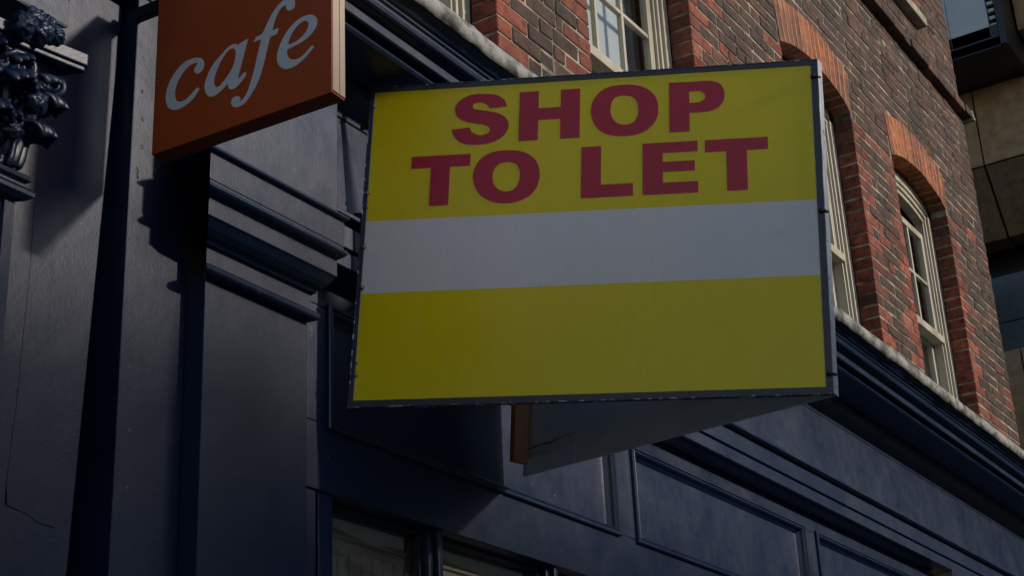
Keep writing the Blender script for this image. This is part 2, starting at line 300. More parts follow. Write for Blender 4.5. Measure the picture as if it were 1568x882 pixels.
GLYPHS = {
 'c': [[(0.142,0.1343,1),(0.129,0.1191),(0.1136,0.108),(0.0958,0.1017),(0.0777,0.0995),(0.0627,0.1023),(0.0484,0.1119),(0.0396,0.1269),(0.0368,0.1461),(0.04,0.1676),(0.0483,0.1863),(0.0614,0.2035),(0.077,0.2168),(0.095,0.2251),(0.1156,0.2262),(0.1364,0.2212),(0.148,0.2131),(0.1535,0.201),(0.1523,0.1892),(0.1458,0.1812),(0.1358,0.1781),(0.1277,0.1823),(0.1228,0.19),(0.1248,0.1975),(0.1302,0.2038),(0.1335,0.2074,1),(0.1277,0.2102),(0.1163,0.2106),(0.1027,0.207),(0.0893,0.1972),(0.0763,0.1811),(0.0683,0.1643),(0.0656,0.1469),(0.0682,0.1319),(0.0743,0.1228),(0.0837,0.1183),(0.0973,0.1183),(0.1107,0.1241),(0.1239,0.1338),(0.1338,0.1407,1)]],
 'a': [[(0.1757,0.1014),(0.1653,0.1103),(0.1585,0.1245),(0.1571,0.1409),(0.1635,0.1611),(0.1751,0.1805),(0.1893,0.1949),(0.2072,0.2077),(0.224,0.2192),(0.2391,0.2226),(0.2505,0.2193),(0.2567,0.213,1),(0.2591,0.2184,1),(0.2853,0.2227,1),(0.2704,0.1706),(0.2556,0.1205,1),(0.2659,0.1278),(0.275,0.135,1),(0.283,0.1303,1),(0.2772,0.1207),(0.2663,0.1109),(0.2517,0.1015),(0.2376,0.1011),(0.2284,0.1099),(0.2294,0.1214,1),(0.2103,0.109),(0.1924,0.1014)],[(0.1858,0.1336),(0.1863,0.1474),(0.1924,0.1656),(0.2009,0.1829),(0.2087,0.1935),(0.2224,0.2077),(0.2356,0.2128),(0.2443,0.2087),(0.2491,0.1985),(0.246,0.1755),(0.2372,0.1546),(0.2208,0.1362),(0.2097,0.1276),(0.2009,0.1215),(0.1917,0.123)]],
 'f': [[(0.3085,0.219,1),(0.302,0.2069,1),(0.3243,0.2077,1),(0.315,0.1723),(0.3058,0.1348),(0.2961,0.1043),(0.2856,0.0776),(0.2731,0.0633),(0.2632,0.0595,1),(0.266,0.0646),(0.2636,0.0721),(0.2553,0.0775),(0.2449,0.0769),(0.2385,0.0679),(0.241,0.057),(0.2513,0.0487),(0.2661,0.0473),(0.2825,0.0536),(0.2987,0.07),(0.313,0.0887),(0.3253,0.1147),(0.3374,0.1544),(0.3443,0.1826),(0.3505,0.2043,1),(0.3703,0.2058,1),(0.3749,0.2196,1),(0.3565,0.2203,1),(0.3635,0.2442),(0.3743,0.2645),(0.3852,0.2743),(0.3954,0.2747,1),(0.3963,0.2668),(0.4007,0.259),(0.4091,0.256),(0.4182,0.2588),(0.4218,0.2696),(0.4199,0.2806),(0.4125,0.2885),(0.3996,0.2926),(0.385,0.29),(0.3704,0.2814),(0.354,0.2649),(0.3414,0.2453),(0.3306,0.2267),(0.3233,0.22)]],
 'e': [[(0.4763,0.1334,1),(0.4622,0.1216),(0.4445,0.1094),(0.4267,0.1022),(0.4106,0.1),(0.3944,0.1031),(0.3799,0.1147),(0.3717,0.1326),(0.3714,0.1495),(0.3774,0.1694),(0.3898,0.1905),(0.4078,0.2096),(0.4294,0.2223),(0.451,0.2258),(0.4689,0.2224),(0.4815,0.2121),(0.4858,0.1987),(0.4815,0.1834),(0.4673,0.1699),(0.4478,0.16),(0.4263,0.1558),(0.4011,0.1534,1),(0.4001,0.143),(0.405,0.1296),(0.4176,0.1202),(0.4337,0.1181),(0.4497,0.1242),(0.4639,0.1343),(0.4721,0.1398,1)],[(0.4028,0.1649,1),(0.4063,0.1779),(0.4152,0.1934),(0.4295,0.207),(0.4439,0.2127),(0.4547,0.2109),(0.4608,0.2026),(0.4583,0.1883),(0.4477,0.1769),(0.4334,0.1684),(0.419,0.165)]],
 'S': [[(0.8718,0.8889,1),(0.8764,0.9055),(0.8874,0.9196),(0.9064,0.9299),(0.9306,0.9346),(0.9627,0.9363),(0.9893,0.9306),(1.0075,0.9191),(1.019,0.9049),(1.0222,0.8873),(1.0174,0.8691),(1.0048,0.8564),(0.9858,0.8463),(0.9616,0.8402),(0.9402,0.8353),(0.9254,0.829),(0.9189,0.8183),(0.922,0.8083),(0.9337,0.8026),(0.9482,0.8024),(0.9629,0.8074),(0.9726,0.8174),(0.9763,0.8288,1),(1.0296,0.825,1),(1.0239,0.8061),(1.0112,0.7892),(0.9935,0.7778),(0.9721,0.773),(0.9431,0.7717),(0.9116,0.7761),(0.8883,0.7871),(0.8731,0.8022),(0.8657,0.8192),(0.8648,0.8338),(0.8706,0.8489),(0.8829,0.8615),(0.9017,0.8717),(0.9232,0.8778),(0.9446,0.8823),(0.9607,0.886),(0.9689,0.891),(0.9706,0.8986),(0.9655,0.9051),(0.9549,0.9073),(0.9428,0.9062),(0.932,0.9004),(0.925,0.8925),(0.9222,0.8864,1)]],
 'H': [[(0.8358,0.933,1),(0.7802,0.933,1),(0.7802,0.8775,1),(0.7171,0.8775,1),(0.7171,0.933,1),(0.6618,0.933,1),(0.6618,0.7754,1),(0.7171,0.7754,1),(0.7171,0.8392,1),(0.7802,0.8392,1),(0.7802,0.7754,1),(0.8358,0.7754,1)]],
 'O': [[(0.6311,0.8536),(0.6274,0.8839),(0.6154,0.9077),(0.5965,0.9249),(0.5694,0.9347),(0.5396,0.9363),(0.5071,0.9333),(0.4802,0.9234),(0.4587,0.9059),(0.4454,0.882),(0.4415,0.8559),(0.4443,0.8288),(0.4551,0.8054),(0.4724,0.7885),(0.4964,0.7765),(0.5257,0.7724),(0.5551,0.7737),(0.5846,0.7808),(0.609,0.7974),(0.624,0.8227)],[(0.5752,0.8559),(0.5724,0.8801),(0.5638,0.8949),(0.5503,0.9007),(0.5314,0.9003),(0.5152,0.8952),(0.5031,0.8815),(0.4983,0.8598),(0.4991,0.8386),(0.5058,0.8208),(0.5178,0.8111),(0.5338,0.8082),(0.5499,0.8117),(0.5634,0.8217),(0.5724,0.8374)]],
 'P': [[(0.4116,0.9332,1),(0.3567,0.9323,1),(0.3088,0.932),(0.2823,0.9276),(0.2666,0.9167),(0.2585,0.8978),(0.2576,0.8796),(0.2638,0.8588),(0.2786,0.8432),(0.2972,0.8355),(0.3209,0.8335),(0.355,0.8337,1),(0.3558,0.7755,1),(0.4115,0.7752,1)],[(0.3558,0.9002,1),(0.3411,0.9013),(0.3265,0.9002),(0.316,0.8943),(0.3109,0.8833),(0.315,0.873),(0.3257,0.8667),(0.339,0.8652),(0.3546,0.8651,1)]],
 'T': [[(1.141,0.7443,1),(0.9707,0.7443,1),(0.9707,0.7064,1),(1.0287,0.7064,1),(1.0287,0.5864,1),(1.0841,0.5864,1),(1.0841,0.7064,1),(1.141,0.7064,1)]],
 'O2': [[(0.9613,0.6637),(0.9591,0.6922),(0.9482,0.7174),(0.9305,0.7351),(0.9047,0.746),(0.8733,0.7489),(0.8393,0.7462),(0.8104,0.7364),(0.7891,0.7192),(0.7756,0.6941),(0.7718,0.6668),(0.7744,0.6442),(0.7829,0.6221),(0.7991,0.6033),(0.8219,0.5905),(0.85,0.5836),(0.881,0.5845),(0.9097,0.5926),(0.9336,0.608),(0.9514,0.6317)],[(0.9053,0.6661),(0.9031,0.686),(0.8952,0.6999),(0.8825,0.7091),(0.8669,0.7116),(0.8499,0.7086),(0.8366,0.6992),(0.8291,0.6816),(0.8285,0.6616),(0.8324,0.6419),(0.8423,0.6269),(0.8589,0.6202),(0.8771,0.6224),(0.8916,0.6312),(0.9012,0.6459)]],
 'L': [[(0.6564,0.7453,1),(0.6007,0.7453,1),(0.6007,0.6257,1),(0.512,0.6257,1),(0.512,0.5867,1),(0.6564,0.5867,1)]],
 'E': [[(0.4861,0.7456,1),(0.3342,0.7456,1),(0.3342,0.7125,1),(0.4299,0.7125,1),(0.4299,0.6856,1),(0.3428,0.6856,1),(0.3428,0.6542,1),(0.4299,0.6542,1),(0.4299,0.622,1),(0.3342,0.622,1),(0.3342,0.5869,1),(0.4861,0.5869,1)]],
 'T2': [[(0.3146,0.7455,1),(0.1435,0.7455,1),(0.1435,0.7076,1),(0.201,0.7076,1),(0.201,0.587,1),(0.2571,0.587,1),(0.2571,0.7076,1),(0.3146,0.7076,1)]],
}
Z0 = 1.6            # eye height
def zr(r, y): return Z0 + r * y

# ------------------------------------------------------------------ the ground
g = MB(); g.add([(-200, -200, -.12), (200, -200, -.12), (200, 200, -.12), (-200, 200, -.12)], [(0, 1, 2, 3)])
structure(g.build('road', 'asphalt'))
g = MB(); g.box(-60, 12.5, -.9, 2.95, -.118, 0); structure(g.build('pavement', 'paving', bevel=.015))
g = MB(); g.box(-60, 60, -9.0, -6.9, -.118, .004); structure(g.build('pavement', 'paving', bevel=.015))

# ------------------------------------------------------------------ brick building
YB = 2.70; CH = .0745
WIN = [(3.31, 4.31), (5.02, 6.04), (7.19, 8.19), (8.87, 9.88)]
SPR = 6.165; RISE = .10; XEND = 10.74; ZB0, ZT = 4.05, 9.6
bb = thing('brick_building', (6.5, 2.9, 0), 'dark brick upper storeys with red window edges and cream sashes, above the navy shopfront', 'building')
def arc_z(x, xl, xr, z0, rise):
    h = (xr - xl) / 2; rad = (h * h + rise * rise) / (2 * rise); c = (xl + xr) / 2
    return z0 + rise - rad + math.sqrt(max(rad * rad - (x - c) ** 2, 0))
EXT0, EXTR = 6.445, .085
RED = [(.32, .085, .048), (.36, .10, .055), (.26, .07, .042), (.31, .09, .06), (.38, .12, .068)]
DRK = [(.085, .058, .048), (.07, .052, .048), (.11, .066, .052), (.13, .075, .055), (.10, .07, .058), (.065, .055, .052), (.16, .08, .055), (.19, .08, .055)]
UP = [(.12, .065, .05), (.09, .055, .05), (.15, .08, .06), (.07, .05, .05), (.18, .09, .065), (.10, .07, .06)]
def shade(c, k=.16):
    f = 1 + random.uniform(-k, k); return tuple(q * f for q in c)
def pick(P, x, z):
    i = int(abs(noise.noise(Vector((x * 1.3, z * 1.7, 4)))) * 5 + random.random() * len(P)) % len(P)
    c = shade(P[i]); t = .45 * (.5 + noise.noise(Vector((x * .9, z * 1.1, 9)))) + .2
    mean = (.115, .07, .052)
    return tuple(a * (1 - t) + b * t for a, b in zip(c, mean))
walls = MB()
UPW = [(7.19, 8.19), (8.87, 9.88)]
nc = int((ZT - ZB0) / CH)
for k in range(nc):
    z0 = ZB0 + k * CH; zc = z0 + CH / 2; z1 = z0 + CH - .0115
    if abs(zc - 7.27) < CH * .9 and zc > 7.22 + .0: band = True
    else: band = False
    blocked = []
    if zc < SPR: blocked = [(a, b, True) for a, b in WIN]
    elif zc < EXT0 + EXTR:
        for a, b in WIN:
            xs = [a - .03 + (b - a + .06) * i / 60 for i in range(61)]
            ok = [x for x in xs if arc_z(x, a - .035, b + .035, EXT0, EXTR) > zc - .02]
            if ok: blocked.append((min(ok), max(ok), False))
    elif zc > 7.62: blocked = [(a, b, True) for a, b in UPW]
    segs = []; x = 2.2
    prev = False
    for a, b, h in blocked: segs.append((x, a, prev, h)); x = b; prev = h
    segs.append((x, XEND, prev, False))
    for (a, b, ql, qr) in segs:
        L = b - a; par = k % 2
        H, ST = .1025, .215
        lens = []; cols = []
        nl = (ST if par else H) if ql else None; nr = (ST if (par) else H) if qr else None
        mid = L - (nl or 0) - (nr or 0)
        units = []; off = 0
        if not ql: off = -(.16 if par else .05)
        xx = off; i = (k * 7) % 5
        while xx < mid - .03:
            u_ = ST if (i % 2 == 0 or random.random() < .25) else H
            units.append(u_ + .01); xx += u_ + .01; i += 1
        if units:
            if not ql: units[0] += off
            tot = sum(units); 
            sc = mid / tot if abs(mid / tot - 1) < .35 else 1
            if sc == 1 and tot > mid: units[-1] -= tot - mid
            else: units = [q * mid / tot for q in units]
        seq = ([(nl, 'q')] if nl else []) + [(q, 'm') for q in units] + ([(nr, 'q')] if nr else [])
        px = a
        for w_, kind in seq:
            if w_ < .02: px += w_; continue
            x0, x1 = px + .005, px + w_ - .005
            firstq = kind == 'q'
            dep = .115 if firstq else .045
            if firstq and px == a: x0 = px
            if firstq and px + w_ > b - .01: x1 = b
            if firstq: c = shade(random.choice(RED), .2)
            else:
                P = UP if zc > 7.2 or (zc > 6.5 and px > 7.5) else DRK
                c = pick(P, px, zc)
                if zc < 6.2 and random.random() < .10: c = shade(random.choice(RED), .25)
            pr = random.uniform(-.003, .003)
            if firstq: pr = random.uniform(-.0015, .0015)
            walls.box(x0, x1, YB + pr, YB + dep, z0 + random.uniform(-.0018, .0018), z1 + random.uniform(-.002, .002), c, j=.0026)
            px += w_
wall = walls.build('wall', 'brick', bb, bevel=.0035, seg=1)
mo = MB()
for (a, b) in zip([2.2] + [w[1] for w in WIN], [w[0] for w in WIN] + [XEND]):
    mo.box(a + (.004 if a > 2.3 else 0), b - .004, YB + .004, YB + .113, 3.3, SPR + .13)
mo.box(2.2, XEND - .004, YB + .004, YB + .3, SPR + .1301, 7.62)
for (a, b) in zip([2.2] + [w[1] for w in UPW], [w[0] for w in UPW] + [XEND]):
    mo.box(a + .004, b - .004, YB + .004, YB + .3, 7.6201, ZT)
mo.box(XEND - .35, XEND - .006, YB + .3001, 9, 0, ZT)          # return wall down the side street
mo.box(2.2, XEND - .36, 7.5, 7.8, 0, ZT)
mo.box(2.2, XEND - .006, YB + .3, 7.8, ZT + .001, ZT + .2)
mo.build('mortar', 'mortar', bb)
# string course: one oversailing course, its underside in shade
sc = MB(); x = 2.3
while x < XEND - .1:
    w_ = random.choice([.215, .215, .1025]); pr = random.uniform(-.006, .006)
    x1 = min(x + w_, XEND + .02)
    sc.box(x, x1, YB - .062 + pr, YB + .01, 7.235 + random.uniform(-.004, .004), 7.30, shade(random.choice(UP), .25), j=.002); x += w_ + .01
sc.build('string_course', 'brick', bb, bevel=.004, seg=1)
se = MB()
for i in range(3): se.box(XEND + .022, XEND + .06, YB - .075 + i * .004, YB + .1, 7.222 + i * .03, 7.245 + i * .03, j=.002)
se.build('string_course_end', 'stone', bb, bevel=.003, label='three pale stone ends at the corner of the string course')

def arch(a, b):
    m = MB(); n = 15
    ax0, ax1 = a - .035, b + .035; cx = (a + b) / 2
    for i in range(n):
        def edge(t, hi):
            xi = a + (b - a) * t; xo = ax0 + (ax1 - ax0) * t
            return (xo, arc_z(xo, ax0, ax1, EXT0, EXTR)) if hi else (xi, arc_z(xi, a, b, SPR, RISE))
        t0, t1 = (i + .06) / n, (i + .94) / n
        p = [edge(t0, 0), edge(t1, 0), edge(t1, 1), edge(t0, 1)]
        pr = random.uniform(-.002, .002)
        c = shade(random.choice([(.52, .18, .075), (.48, .15, .06), (.58, .22, .10), (.42, .12, .05)]), .15)
        m.extr([(q[0], YB - .003 + pr, q[1]) for q in p], (0, .117, 0), c)
    # bedding behind the joints
    o = m.build('arch', 'brick', bb, bevel=.002, seg=1)
    k = MB()
    for i in range(n + 1):
        t0, t1 = max((i - .07) / n, 0), min((i + .07) / n, 1)
        q = []
        for t, hi in ((t0, 0), (t1, 0), (t1, 1), (t0, 1)):
            xi = a + (b - a) * t; xo = ax0 + (ax1 - ax0) * t
            q.append((xo, arc_z(xo, ax0, ax1, EXT0, EXTR) - .002) if hi else (xi, arc_z(xi, a, b, SPR, RISE) + .002))
        k.extr([(z[0], YB - .0045, z[1]) for z in q], (0, .112, 0))
    k.build('arch_joints', 'putty', o)
for a, b in WIN: arch(a, b)
# skewback fill where the arch end meets the coursed work
def window(xl, xr, zb, zs, rise, top, idx):
    """sash window standing in a brick opening"""
    Y = YB + .115
    f = MB(); cx = (xl + xr) / 2
    ztop = lambda x: arc_z(x, xl, xr, zs + rise * .25, rise * .72) if rise else zs
    for s, x in ((1, xl), (-1, xr)):
        a, b = sorted((x + s * .004, x + s * .055)); f.box(a, b, Y, Y + .09, zb, zs + .02)
        a, b = sorted((x + s * .0551, x + s * .075)); f.box(a, b, Y + .016, Y + .09, zb, zs + .01)
        a, b = sorted((x + s * .0751, x + s * .088)); f.box(a, b, Y + .03, Y + .09, zb, zs)
    n = 14
    for (d0, d1, yy) in ((.002, .075, 0), (.075, .105, .012), (.105, .135, .026)):
        for i in range(n):
            xa = xl + .004 + (xr - xl - .008) * i / n; xb = xl + .004 + (xr - xl - .008) * (i + 1) / n
            p = [(xa, ztop(xa) - d1), (xb, ztop(xb) - d1), (xb, ztop(xb) - d0), (xa, ztop(xa) - d0)]
            f.extr([(q[0], Y + yy, q[1]) for q in p], (0, .09 - yy, 0))
    fo = f.build('window', 'cream', bb, bevel=.0025)
    sx0, sx1 = xl + .09, xr - .09
    up = MB(); st = .042; Yu = Y + .045; zt = top; zm = 5.205 if rise else zb + .62
    up.box(sx0, sx0 + st, Yu, Yu + .035, zm, zt); up.box(sx1 - st, sx1, Yu, Yu + .035, zm, zt)
    up.box(sx0 + st, sx1 - st, Yu, Yu + .035, zt - .045, zt); up.box(sx0 - .02, sx1 + .02, Yu - .03, Yu + .042, zm - .001, zm + .05)
    W3 = (sx1 - sx0 - 2 * st)
    for i in (1, 2):
        x = sx0 + st + W3 * i / 3; up.box(x - .011, x + .011, Yu + .004, Yu + .03, zm + .045, zt - .045)
    zh = (zm + zt) / 2 + .02
    for i in range(3):
        x0 = sx0 + st + W3 * i / 3 + (.011 if i else 0); x1 = sx0 + st + W3 * (i + 1) / 3 - (.011 if i < 2 else 0)
        up.box(x0, x1, Yu + .005, Yu + .029, zh - .011, zh + .011)
    up.build('upper_sash', 'cream', fo, bevel=.003)
    lo = MB(); Yl = Y + .088; z2 = zm + .03
    lo.box(sx0 - .01, sx0 + st, Yl, Yl + .035, zb, z2); lo.box(sx1 - st, sx1 + .01, Yl, Yl + .035, zb, z2); lo.box(sx0 + st, sx1 - st, Yl, Yl + .035, zm - .012, z2)
    for i in (1, 2):
        x = sx0 + st + W3 * i / 3; lo.box(x - .011, x + .011, Yl + .004, Yl + .03, zb + .05, zm - .012)
    lo.box(sx0 + st, sx1 - st, Yl, Yl + .035, zb, zb + .05)
    lo.build('lower_sash', 'cream', fo, bevel=.003)
    gl = MB(); tl = .004
    for i in range(3):
        for (za, zb_) in ((zm + .04, zh - .009), (zh + .009, zt - .04)):
            x0 = sx0 + st + W3 * i / 3; x1 = sx0 + st + W3 * (i + 1) / 3
            a_, b_ = random.uniform(-.003, .003), random.uniform(-.002, .002)
            gl.add([(x0, Yu + .018 - a_, za), (x1, Yu + .018 + a_, za), (x1, Yu + .018 + a_ + b_, zb_), (x0, Yu + .018 - a_ + b_, zb_)], [(0, 1, 2, 3)])
    gl.build('glass', 'glass', fo)
    g2 = MB(); g2.add([(sx0, Yl + .018, zb), (sx1, Yl + .018, zb), (sx1, Yl + .018, zm), (sx0, Yl + .018, zm)], [(0, 1, 2, 3)]); g2.build('glass', 'glass', fo)
    # room behind, and what hangs in it
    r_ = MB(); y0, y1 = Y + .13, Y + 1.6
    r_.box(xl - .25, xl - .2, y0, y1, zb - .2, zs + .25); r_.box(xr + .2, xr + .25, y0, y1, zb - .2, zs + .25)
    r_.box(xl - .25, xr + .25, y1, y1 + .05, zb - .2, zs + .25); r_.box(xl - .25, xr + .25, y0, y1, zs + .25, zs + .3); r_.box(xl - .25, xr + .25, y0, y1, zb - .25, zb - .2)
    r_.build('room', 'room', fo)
    cu = MB(); pts = []
    xx = xr - .5; 
    for i in range(40):
        t = i / 39; pts.append((xx + .48 * t, Y + .17 + .02 * math.sin(i * 1.3) + .012 * math.sin(i * .5)))
    vs = [(x, y, z) for (x, y) in pts for z in (zb, zt)]
    cu.add(vs, [(2 * i, 2 * i + 2, 2 * i + 3, 2 * i + 1) for i in range(39)])
    cu.build('curtain', 'curtain', fo, smooth=True)
    if idx == 1:
        bl = MB(); bl.box(xl + .1, xl + .80, Y + .128, Y + .131, 5.15, zt + .02); bl.build('sky_glare_sheet', 'sky_glare_sheet', fo)  # pale sheet behind the panes, standing in for bright sky reflected there
    return fo
for i, (a, b) in enumerate(WIN): window(a, b, 4.2, SPR, RISE, 5.99, i)
for a, b in UPW:
    window(a, b, 7.70, 9.3, 0, 9.2, 9)
    s_ = MB(); s_.box(a - .06, b + .07, YB - .07, YB + .14, 7.615, 7.69); s_.build('stone_sill', 'stone', bb, bevel=.008)
# overflow pipe stub left out: nothing of it shows

# ------------------------------------------------------------------ shopfront
sf = thing('shopfront', (5.5, 2.62, 0), 'navy painted timber shopfront with panelled frieze, pilasters and deep moulded cornice under the brick storeys', 'shopfront')
def part(name, prof, x0, x1, mat='blue', f0=None, f1=None, parent=None, n=1, zf=None, bevel=.003, smooth=False, label=None):
    m = MB(); m.sweep(prof, x0, x1, f0, f1, n, zf); return m.build(name, mat, parent or sf, bevel=bevel, smooth=smooth, label=label)
YW = 2.62; YP = 2.50
sag = lambda x, y, z: -.0055 * max(x - 3.2, 0)
# cornice: soffit, drip bead, fascia, ovolo, fillet, cyma
cor = [(2.75, 3.985), (2.36, 3.985), (2.345, 3.983), (2.338, 3.989), (2.335, 3.994), (2.338, 3.999), (2.35, 4.001), (2.35, 4.020), (2.312, 4.007), (2.307, 4.010), (2.307, 4.046),
       (2.29, 4.050), (2.28, 4.046), (2.272, 4.050), (2.268, 4.060), (2.266, 4.068), (2.262, 4.069), (2.258, 4.072), (2.258, 4.078), (2.248, 4.080), (2.242, 4.086), (2.232, 4.094), (2.226, 4.102), (2.22, 4.106), (2.22, 4.15), (2.75, 4.20)]
part('cornice', cor, 2.36, 11.0, n=18, zf=sag, bevel=.0015)
# bed moulding under the soffit
bed = [(2.75, 3.984), (2.50, 3.984), (2.50, 3.968), (2.512, 3.96), (2.53, 3.93), (2.545, 3.91), (2.555, 3.90), (2.555, 3.885), (2.75, 3.885)]
part('bed_moulding', bed, 2.36, 11.0, n=18, zf=sag)
# lead flashing with a wavering lower edge
lf = MB(); nx = 420; vs = []
for i in range(nx + 1):
    x = 2.36 + 8.7 * i / nx
    w1 = .006 * noise.noise(Vector((x * 3.1, 0, 0))) + .006 * noise.noise(Vector((x * 9, 3, 0))) + .002 * noise.noise(Vector((x * 31, 5, 0)))
    w2 = .003 * noise.noise(Vector((x * 5.3, 9, 0))) + .0015 * noise.noise(Vector((x * 23, 7, 0)))
    w3 = .006 * noise.noise(Vector((x * 4.7, 2, 8)))
    s_ = sag(x, 0, 0); q = int(x / .93 + .35); s_ += .0035 * math.sin(q * 37.7); lap = (x / .93 + .35) % 1
    if lap < .02: s_ += .004
    vs += [(x, 2.216 + w3, 4.098 + w1 + s_), (x, 2.208 + w3, 4.128 + w2 + s_), (x, 2.214 + w3 * .6, 4.155 + w2 + s_), (x, 2.234, 4.163 + w2 + s_), (x, 2.72, 4.25 + s_)]
fs = [(i * 5 + j, i * 5 + j + 1, (i + 1) * 5 + j + 1, (i + 1) * 5 + j) for i in range(nx) for j in range(4)]
lf.add(vs, fs); lo = lf.build('lead_flashing', 'lead', sf, smooth=True)
sm = lo.modifiers.new('solid', 'SOLIDIFY'); sm.thickness = .004; sm.offset = 1
# frieze (sign board) and architrave
XE = 8.0
fr_ = [(2.75, 3.884), (2.56, 3.884), (2.54, zr(.771, 2.54)), (2.505, zr(.7695, 2.54)), (2.505, zr(.765, 2.54) - .003), (2.75, zr(.765, 2.54) - .003)]
part('frieze', fr_, 2.9, 10.9, n=2)
zl = zr(.765, 2.54) - .0035
arc_ = [(2.75, zl), (2.54, zl), (2.54, zl - .004), (2.525, zl - .018), (2.525, zr(.735, 2.525)), (2.545, zr(.735, 2.525) - .002), (2.545, zr(.735, 2.525) - .012),
        (2.53, zr(.735, 2.53) - .012), (2.53, zr(.711, 2.53)), (2.75, zr(.711, 2.53))]
part('architrave', arc_, 2.9, 10.9, n=2)
zw = zr(.711, 2.53) - .0005
arc2 = [(2.75, zw), (2.548, zw), (2.552, zw - .006), (2.585, zw - .010), (2.605, zw - .001 - .012), (2.75, zw - .013)]
part('architrave_underside', arc2, 2.9, 7.95)
# panelled band: field sheet, stiles and rails, mouldings
fld = MB(); fld.box(2.95, 8.2, YW + .022, YW + .1, 2.90, zw - .013); fld.build('panel_backing', 'blue', sf)
ZP0, ZP1 = zr(.523, YW - .005), zr(.653, YW - .005)
PAN = [(3.225, 4.795), (4.945, 6.475), (6.625, 7.80)]
rl = MB(); rl.box(2.99, 8.2, YW, YW + .0215, ZP1, zw - .0135); rl.build('top_rail', 'blue', sf, bevel=.002)
rl = MB(); rl.box(2.99, 8.2, YW, YW + .0215, 2.78, ZP0); rl.build('bottom_rail', 'blue', sf, bevel=.002)
for a, b in zip([2.99] + [p[1] for p in PAN], [p[0] for p in PAN] + [8.2]):
    s_ = MB(); s_.box(a, b, YW + .0002, YW + .0213, ZP0 + .0005, ZP1 - .0005); s_.build('stile', 'blue', sf, bevel=.002)
def frame_mould(x0, x1, z0, z1, y, prof, name, parent, mat='blue'):
    """mitred moulding round a panel; prof = [(inset, y)]"""
    m = MB(); rings = []
    for d, yy in prof: rings.append([(x0 + d, yy, z0 + d), (x1 - d, yy, z0 + d), (x1 - d, yy, z1 - d), (x0 + d, yy, z1 - d)])
    vs = [p for r_ in rings for p in r_]; n = len(rings)
    fs = [(i * 4 + k, i * 4 + (k + 1) % 4, (i + 1) * 4 + (k + 1) % 4, (i + 1) * 4 + k) for i in range(n - 1) for k in range(4)]
    m.add(vs, fs); return m.build(name, mat, parent)
PROF = [(-.012, YW + .001), (-.012, YW - .010), (-.008, YW - .014), (.0, YW - .014), (.003, YW - .008), (.009, YW - .010), (.014, YW - .004), (.017, YW + .006), (.022, YW + .012), (.030, YW + .0218)]
for a, b in PAN:
    pn = MB(); pn.box(a, b, YW + .0215, YW + .0219, ZP0, ZP1); po = pn.build('panel', 'blue', sf)
    frame_mould(a, b, ZP0, ZP1, YW, PROF, 'panel_moulding', po)
# shop window
ZH = zr(.4525, YW) - .0
sw = MB(); XM = [3.25, 3.75, 4.395, 5.04, 5.69, 6.34, 6.99, 7.64]
hd = MB(); hd.box(2.995, 8.0, YW + .003, YW + .12, ZH, 2.7795); hd.build('window_head', 'blue', sf, bevel=.003)
lj = MB(); lj.box(3.19, 3.25, YW + .008, YW + .10, .7, ZH - .001); lj.build('window_post', 'blue', sf, bevel=.003)
jb = MB(); jb.box(2.995, 3.172, YW + .001, YW + .11, .0, 2.7795 - .004); jb.build('window_post', 'blue', sf, bevel=.003)
for i in range(1, len(XM)):
    m = MB(); x = XM[i]; m.hexa([(x - .035, YW + .03, .75), (x + .035, YW + .03, .75), (x + .035, YW + .10, .75), (x - .035, YW + .10, .75), (x - .035, YW + .03, ZH - .001), (x + .035, YW + .03, ZH - .001), (x + .035, YW + .10, ZH - .001), (x - .035, YW + .10, ZH - .001)])
    m.box(x - .012, x + .012, YW + .012, YW + .0295, .75, ZH - .001)
    m.build('mullion', 'blue', sf, bevel=.004)
for i in range(len(XM) - 1):
    a, b = XM[i] + (.0 if i == 0 else .035), XM[i + 1] - .035
    fm = MB()
    fm.box(a, b, YW + .055, YW + .09, ZH - .018, ZH - .001); fm.box(a, a + .012, YW + .055, YW + .09, .75, ZH - .0185); fm.box(b - .012, b, YW + .055, YW + .09, .75, ZH - .0185)
    fo = fm.build('pane_frame', 'navy_frame', sf, bevel=.002)
    gm = MB(); gm.add([(a, YW + .074, .75), (b, YW + .074, .75), (b, YW + .074, ZH - .01), (a, YW + .074, ZH - .01)], [(0, 1, 2, 3)]); gm.build('glass', 'shopglass', fo)
for i in range(len(XM) - 1):
    a, b = XM[i] + .02, XM[i + 1] - .02
    s_ = MB(); s_.box(a, b, YW + .13, YW + .145, 2.69, 2.84); s_.box(a, b, YW + .12, YW + .1295, 2.715, 2.725)
    s_.box(a, b, YW + .155, YW + .16, .9, 2.84)
    n = 9
    for k in range(n):
        x = a + (b - a) * (k + .5) / n; s_.box(x - .020, x + .020, YW + .13, YW + .145, .9, 2.6898)
    s_.build('reflection_slats', 'reflection_tone', sf, bevel=.002)  # added slats behind the glass, imitating a facade mirrored in it
ms = MB(); ms.box(3.0, 8.0, YW - .02, YW + .12, .68, .745); ms.box(3.0, 8.0, YW + .01, YW + .1, 0, .675); ms.build('stall_riser', 'blue', sf, bevel=.004)
rm = MB(); rm.box(2.9, 8.1, 5.4, 5.5, 0, 3.2); rm.box(2.9, 2.95, 2.76, 5.4, 0, 3.2); rm.box(8.05, 8.1, 2.76, 5.4, 0, 3.2); rm.box(2.9, 8.1, 2.76, 5.4, 3.2, 3.25)
rm.build('interior', 'room', sf)

